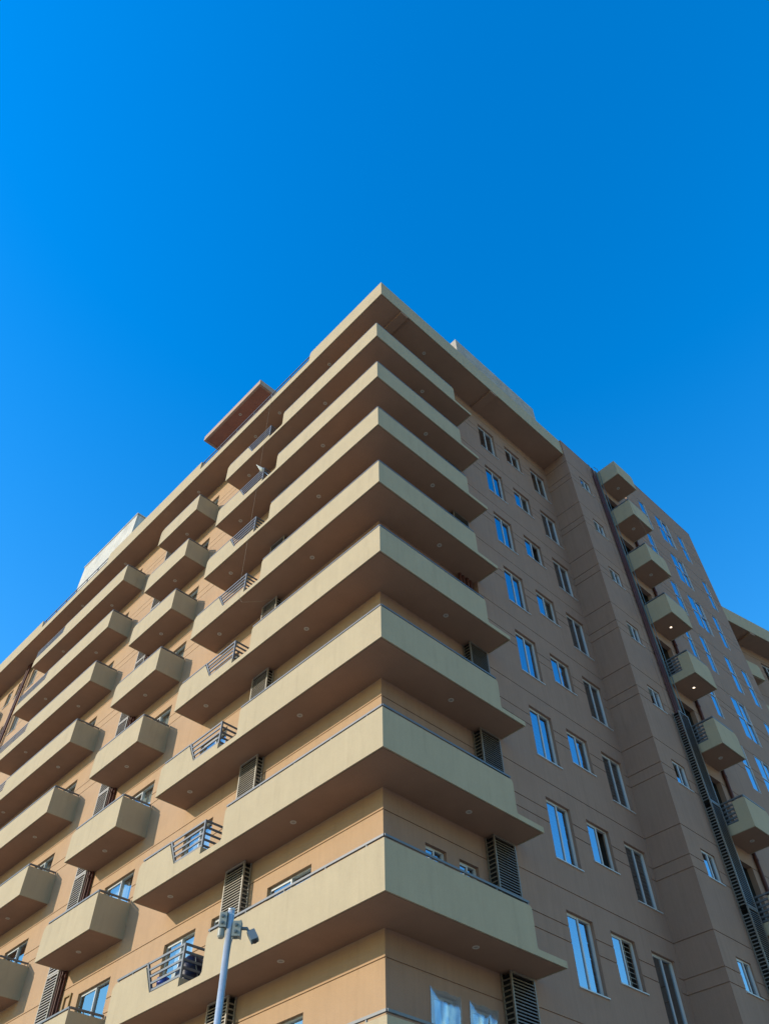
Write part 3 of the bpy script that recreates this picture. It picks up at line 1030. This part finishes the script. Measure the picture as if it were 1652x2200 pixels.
add('cable', MB().tube([tuple(tl + RH * 0.06 + NH * 0.03 + Vector((0, 0, -0.32))), tuple(tl + RH * 0.045 + NH * 0.03 + Vector((0, 0, -0.40))), tuple(tl + RH * 0.036 + NH * 0.028 + Vector((0, 0, -0.6))), tuple(tl * 0.5 + RH * 0.036 + NH * 0.028), tuple(RH * 0.04 + NH * 0.03 + Vector((0, 0, 0.05)))], 0.006, 8).mesh('cable', M['cam_pvc']), CP)
# camera on its arm
a0 = tl + RH * 0.14 + Vector((0, 0, -0.22))
a1 = a0 + RH * 0.075 + Vector((0, 0, -0.005))
a2 = a1 + RH * 0.03 + Vector((0, 0, -0.05))
co = add('surveillance_camera', MB().tube([tuple(a0), tuple(a1)], 0.019, 12).tube([tuple(a1 - RH * 0.005), tuple(a2)], 0.014, 12).mesh('surveillance_camera', M['cam_pvc'], False), CP)
ax_ = (RH * 0.45 + NH * 0.35 + Vector((0, 0, -0.82))).normalized()
bx_ = RH.cross(ax_).cross(ax_) * -1
bx_ = (RH - ax_ * RH.dot(ax_)).normalized()
cx_ = ax_.cross(bx_)
cc = a2 + ax_ * 0.055 + RH * 0.02
mm = MB()
for (hx, hy, hz) in ((0.045, 0.035, 0.075), (0.047, 0.012, 0.082)):
    b = MB().box(-hx, hx, -hy, hy, -hz, hz)
    n = len(mm.v)
    mm.v += [tuple(cc + bx_ * v[0] + cx_ * v[1] + ax_ * v[2]) for v in b.v]
    mm.f += [tuple(i + n for i in f) for f in b.f]
add('camera_housing', mm.mesh('camera_housing', M['cam_pvc']), co)
add('camera_lens', MB().tube([tuple(cc + ax_ * 0.083), tuple(cc + ax_ * 0.09)], 0.028, 16).mesh('camera_lens', M['black']), co)

# ------------------------------------------------------------------ small things on and around the balconies
# furled parasol leaning over the railing of the third balcony from the top
b0 = Vector((-5.80, -0.98, 18.95 + ZO))
b1 = b0 + Vector((-0.35, -0.18, 0.62))
m = MB().tube([tuple(b0), tuple(b0.lerp(b1, 0.25)), tuple(b0.lerp(b1, 0.55)), tuple(b0.lerp(b1, 0.8)), tuple(b1)], [0.075, 0.09, 0.06, 0.025, 0.012], 9)
par = tag(add('parasol', m.mesh('parasol', M['pale_cloth'], True)), 'furled pale parasol leaning out over a corner balcony railing', 'parasol')
add('shaft', MB().tube([tuple(b0.lerp(b1, -0.9)), tuple(b0)], 0.015, 8).mesh('shaft', M['galv']), par)

# navy covered pile beside the lowest railing
m = MB()
N, K = 7, 16
for i in range(N):
    t = i / (N - 1)
    zz = 0.17 + 0.86 * t + ZO
    s = 1.0 if t < 0.7 else math.sqrt(max(0.05, 1 - ((t - 0.7) / 0.34) ** 2))
    for j in range(K):
        a = 2 * math.pi * j / K
        rr = 1 + 0.06 * math.sin(5 * a + 3 * t) + random.uniform(-0.03, 0.03)
        ca, sa = math.cos(a), math.sin(a)
        px_ = math.copysign(abs(ca) ** 0.55, ca) * 0.30 * s * rr
        py_ = math.copysign(abs(sa) ** 0.55, sa) * 0.30 * s * rr
        m.v.append((-6.13 + px_, -0.52 + py_, zz))
for i in range(N - 1):
    for j in range(K):
        j2 = (j + 1) % K
        m.f.append((i * K + j, i * K + j2, (i + 1) * K + j2, (i + 1) * K + j))
m.f.append(tuple((N - 1) * K + j for j in range(K)))
m.f.append(tuple(reversed(range(K))))
cov = tag(add('covered_unit', m.mesh('covered_unit', M['navy'], True)), 'dark navy plastic cover over a unit beside the balcony railing', 'cover')
add('cord', MB().tube([(-5.84, -0.66, 0.95 + ZO), (-5.80, -0.62, 0.7 + ZO), (-5.81, -0.44, 0.3 + ZO)], 0.006, 6).mesh('cord', M['pale_cloth']), cov)
# blue bucket by the slanting post
m = MB().tube([(-6.84, -0.80, 0.16 + ZO), (-6.84, -0.80, 0.62 + ZO), (-6.84, -0.80, 0.70 + ZO)], [0.11, 0.14, 0.145], 14)
tag(add('bucket', m.mesh('bucket', M['blue'], True)), 'blue bucket behind the slanted railing post', 'bucket')

# thin cables
def cable(pts, r, label):
    P3 = []
    for i in range(len(pts) - 1):
        for t in range(6):
            P3.append(Vector(pts[i]).lerp(Vector(pts[i + 1]), t / 6))
    P3.append(Vector(pts[-1]))
    return tag(add('cable', MB().tube([tuple(p) for p in P3], r, 6).mesh('cable', M['wire'])), label, 'cable')
cable([(-5.95, -1.14, 25.0 + ZO), (-5.9, -1.12, 18 + ZO), (-5.93, -1.10, 12.1 + ZO), (-5.75, -1.02, 11.75 + ZO), (-5.3, -0.6, 11.75 + ZO), (-5.1, -0.26, 11.95 + ZO)], 0.0032,
      'thin pale cable hanging down in front of the corner balconies')
cable([(2.33, 13.42, 21.9 + ZO), (2.33, 14.7, 17.0 + ZO), (2.33, 15.6, 12.0 + ZO)], 0.004, 'thin slack cable crossing in front of the small right-hand balconies')

# clear plastic sheets taped over two windows under the lowest corner balcony
fm = bpy.data.materials.new('clear_plastic_film')
fm.use_nodes = True
t = fm.node_tree
t.nodes.clear()
out = t.nodes.new('ShaderNodeOutputMaterial')
mx = t.nodes.new('ShaderNodeMixShader')
tr = t.nodes.new('ShaderNodeBsdfTransparent')
tr.inputs['Color'].default_value = (0.85, 0.9, 0.95, 1)
mx2 = t.nodes.new('ShaderNodeMixShader')
gl = t.nodes.new('ShaderNodeBsdfGlossy')
gl.inputs['Roughness'].default_value = 0.16
gl.inputs['Color'].default_value = (0.9, 0.95, 1.0, 1)
df = t.nodes.new('ShaderNodeBsdfDiffuse')
df.inputs['Color'].default_value = (0.75, 0.78, 0.82, 1)
mx2.inputs[0].default_value = 0.35
mx.inputs[0].default_value = 0.42
t.links.new(gl.outputs[0], mx2.inputs[1])
t.links.new(df.outputs[0], mx2.inputs[2])
t.links.new(tr.outputs[0], mx.inputs[1])
t.links.new(mx2.outputs[0], mx.inputs[2])
t.links.new(mx.outputs[0], out.inputs['Surface'])
for (y0, y1, label) in ((1.16, 2.02, 'crumpled clear plastic sheet pinned over the window nearer the building corner'),
                        (2.27, 3.13, 'crumpled clear plastic sheet pinned over the window beside the louvred screen')):
    m = MB()
    n1, n2 = 22, 30
    za, zb_ = -2.25 + ZO, -0.75 + ZO
    ph = random.uniform(0, 6)
    for j in range(n2 + 1):
        for i in range(n1 + 1):
            a, b = i / n1, j / n2
            edge = min(1.0, 6 * min(a, 1 - a), 6 * min(b, 1 - b))
            d = 0.018 + edge * (0.03 + 0.028 * abs(math.sin(ph + 5.5 * a + 3.4 * b + 1.8 * math.sin(4 * b + ph))) + 0.018 * abs(math.sin(11 * a - 7 * b + ph)) + random.uniform(0, 0.006))
            zz = za + (zb_ - za) * b
            if j == n2:
                zz -= 0.05 * abs(math.sin(2 * math.pi * a)) * (0.5 + random.random() * 0.3)
            m.v.append((AX + d, y0 + (y1 - y0) * a + 0.012 * math.sin(9 * b + ph), zz))
    for j in range(n2):
        for i in range(n1):
            q = j * (n1 + 1) + i
            m.f.append((q, q + 1, q + n1 + 2, q + n1 + 1))
    tag(add('plastic_sheet', m.mesh('plastic_sheet', fm, True)), label, 'plastic sheet')

# creased pale sheet hung in the doorway behind the lowest railing
m = MB()
n1, n2 = 26, 12
for j in range(n2 + 1):
    for i in range(n1 + 1):
        a, b = i / n1, j / n2
        zz = 0.30 + (1.02 - 0.30) * b + 0.16 * (1 - b) * (a - 0.5) * 0.4
        yy = -0.34 + 0.035 * math.sin(19 * a + 3.5 * b) + 0.02 * math.sin(41 * a - 2 * b)
        m.v.append((-7.25 + 0.85 * a - 0.12 * (1 - b), yy, zz + ZO))
for j in range(n2):
    for i in range(n1):
        q = j * (n1 + 1) + i
        m.f.append((q, q + 1, q + n1 + 2, q + n1 + 1))
tag(add('hanging_sheet', m.mesh('hanging_sheet', M['pale_cloth'], True)), 'pale creased sheet hung up behind the lowest open balcony railing', 'sheet')

# dry potted plants whose twigs stand above the parapets
M['pot'] = mat('terracotta_pot', (0.25, 0.11, 0.06), 0.8)
M['twig'] = mat('dry_twig', (0.09, 0.07, 0.04), 0.9)
M['leaf'] = mat('dull_leaf', (0.06, 0.08, 0.03), 0.8)
def plant(x, y, z, h, label):
    root = tag(empty('potted_plant', (x, y, z)), label, 'plant', 'dry plants on the balconies')
    add('pot', MB().tube([(0, 0, 0), (0, 0, 0.3), (0, 0, 0.33)], [0.10, 0.14, 0.15], 14).mesh('pot', M['pot']), root)
    tw, lf = MB(), MB()
    for i in range(9):
        a = random.uniform(0, 6.28)
        r0 = random.uniform(0.08, 0.26)
        top_ = Vector((math.cos(a) * r0, math.sin(a) * r0, h * random.uniform(0.75, 1.0)))
        midp = top_ * 0.5 + Vector((0, 0, 0.12))
        tw.tube([(0, 0, 0.28), tuple(midp), tuple(top_)], [0.009, 0.007, 0.003], 5)
        for j in range(5):
            p = midp.lerp(top_, random.random())
            d = Vector((random.uniform(-1, 1), random.uniform(-1, 1), random.uniform(-.3, .8))).normalized() * 0.05
            e = d.orthogonal().normalized() * 0.018
            n = len(lf.v)
            lf.v += [tuple(p), tuple(p + d * 0.5 + e), tuple(p + d), tuple(p + d * 0.5 - e)]
            lf.f.append((n, n + 1, n + 2, n + 3))
    st = add('stems', tw.mesh('stems', M['twig']), root)
    tag(add('leaves', lf.mesh('leaves', M['leaf']), root), kind='stuff')
plant(-11.35, -0.55, 0.15 + ZO, 1.18, 'dry twiggy plant above the parapet of the lowest small street balcony')
plant(-1.5, -0.72, 0.15 + ZO, 1.05, 'dry twiggy plant just above the long parapet of the lowest corner balcony')
plant(-17.3, -0.5, 21.15 + ZO, 1.15, 'tiny twiggy plant at the right end of the topmost long left balcony')
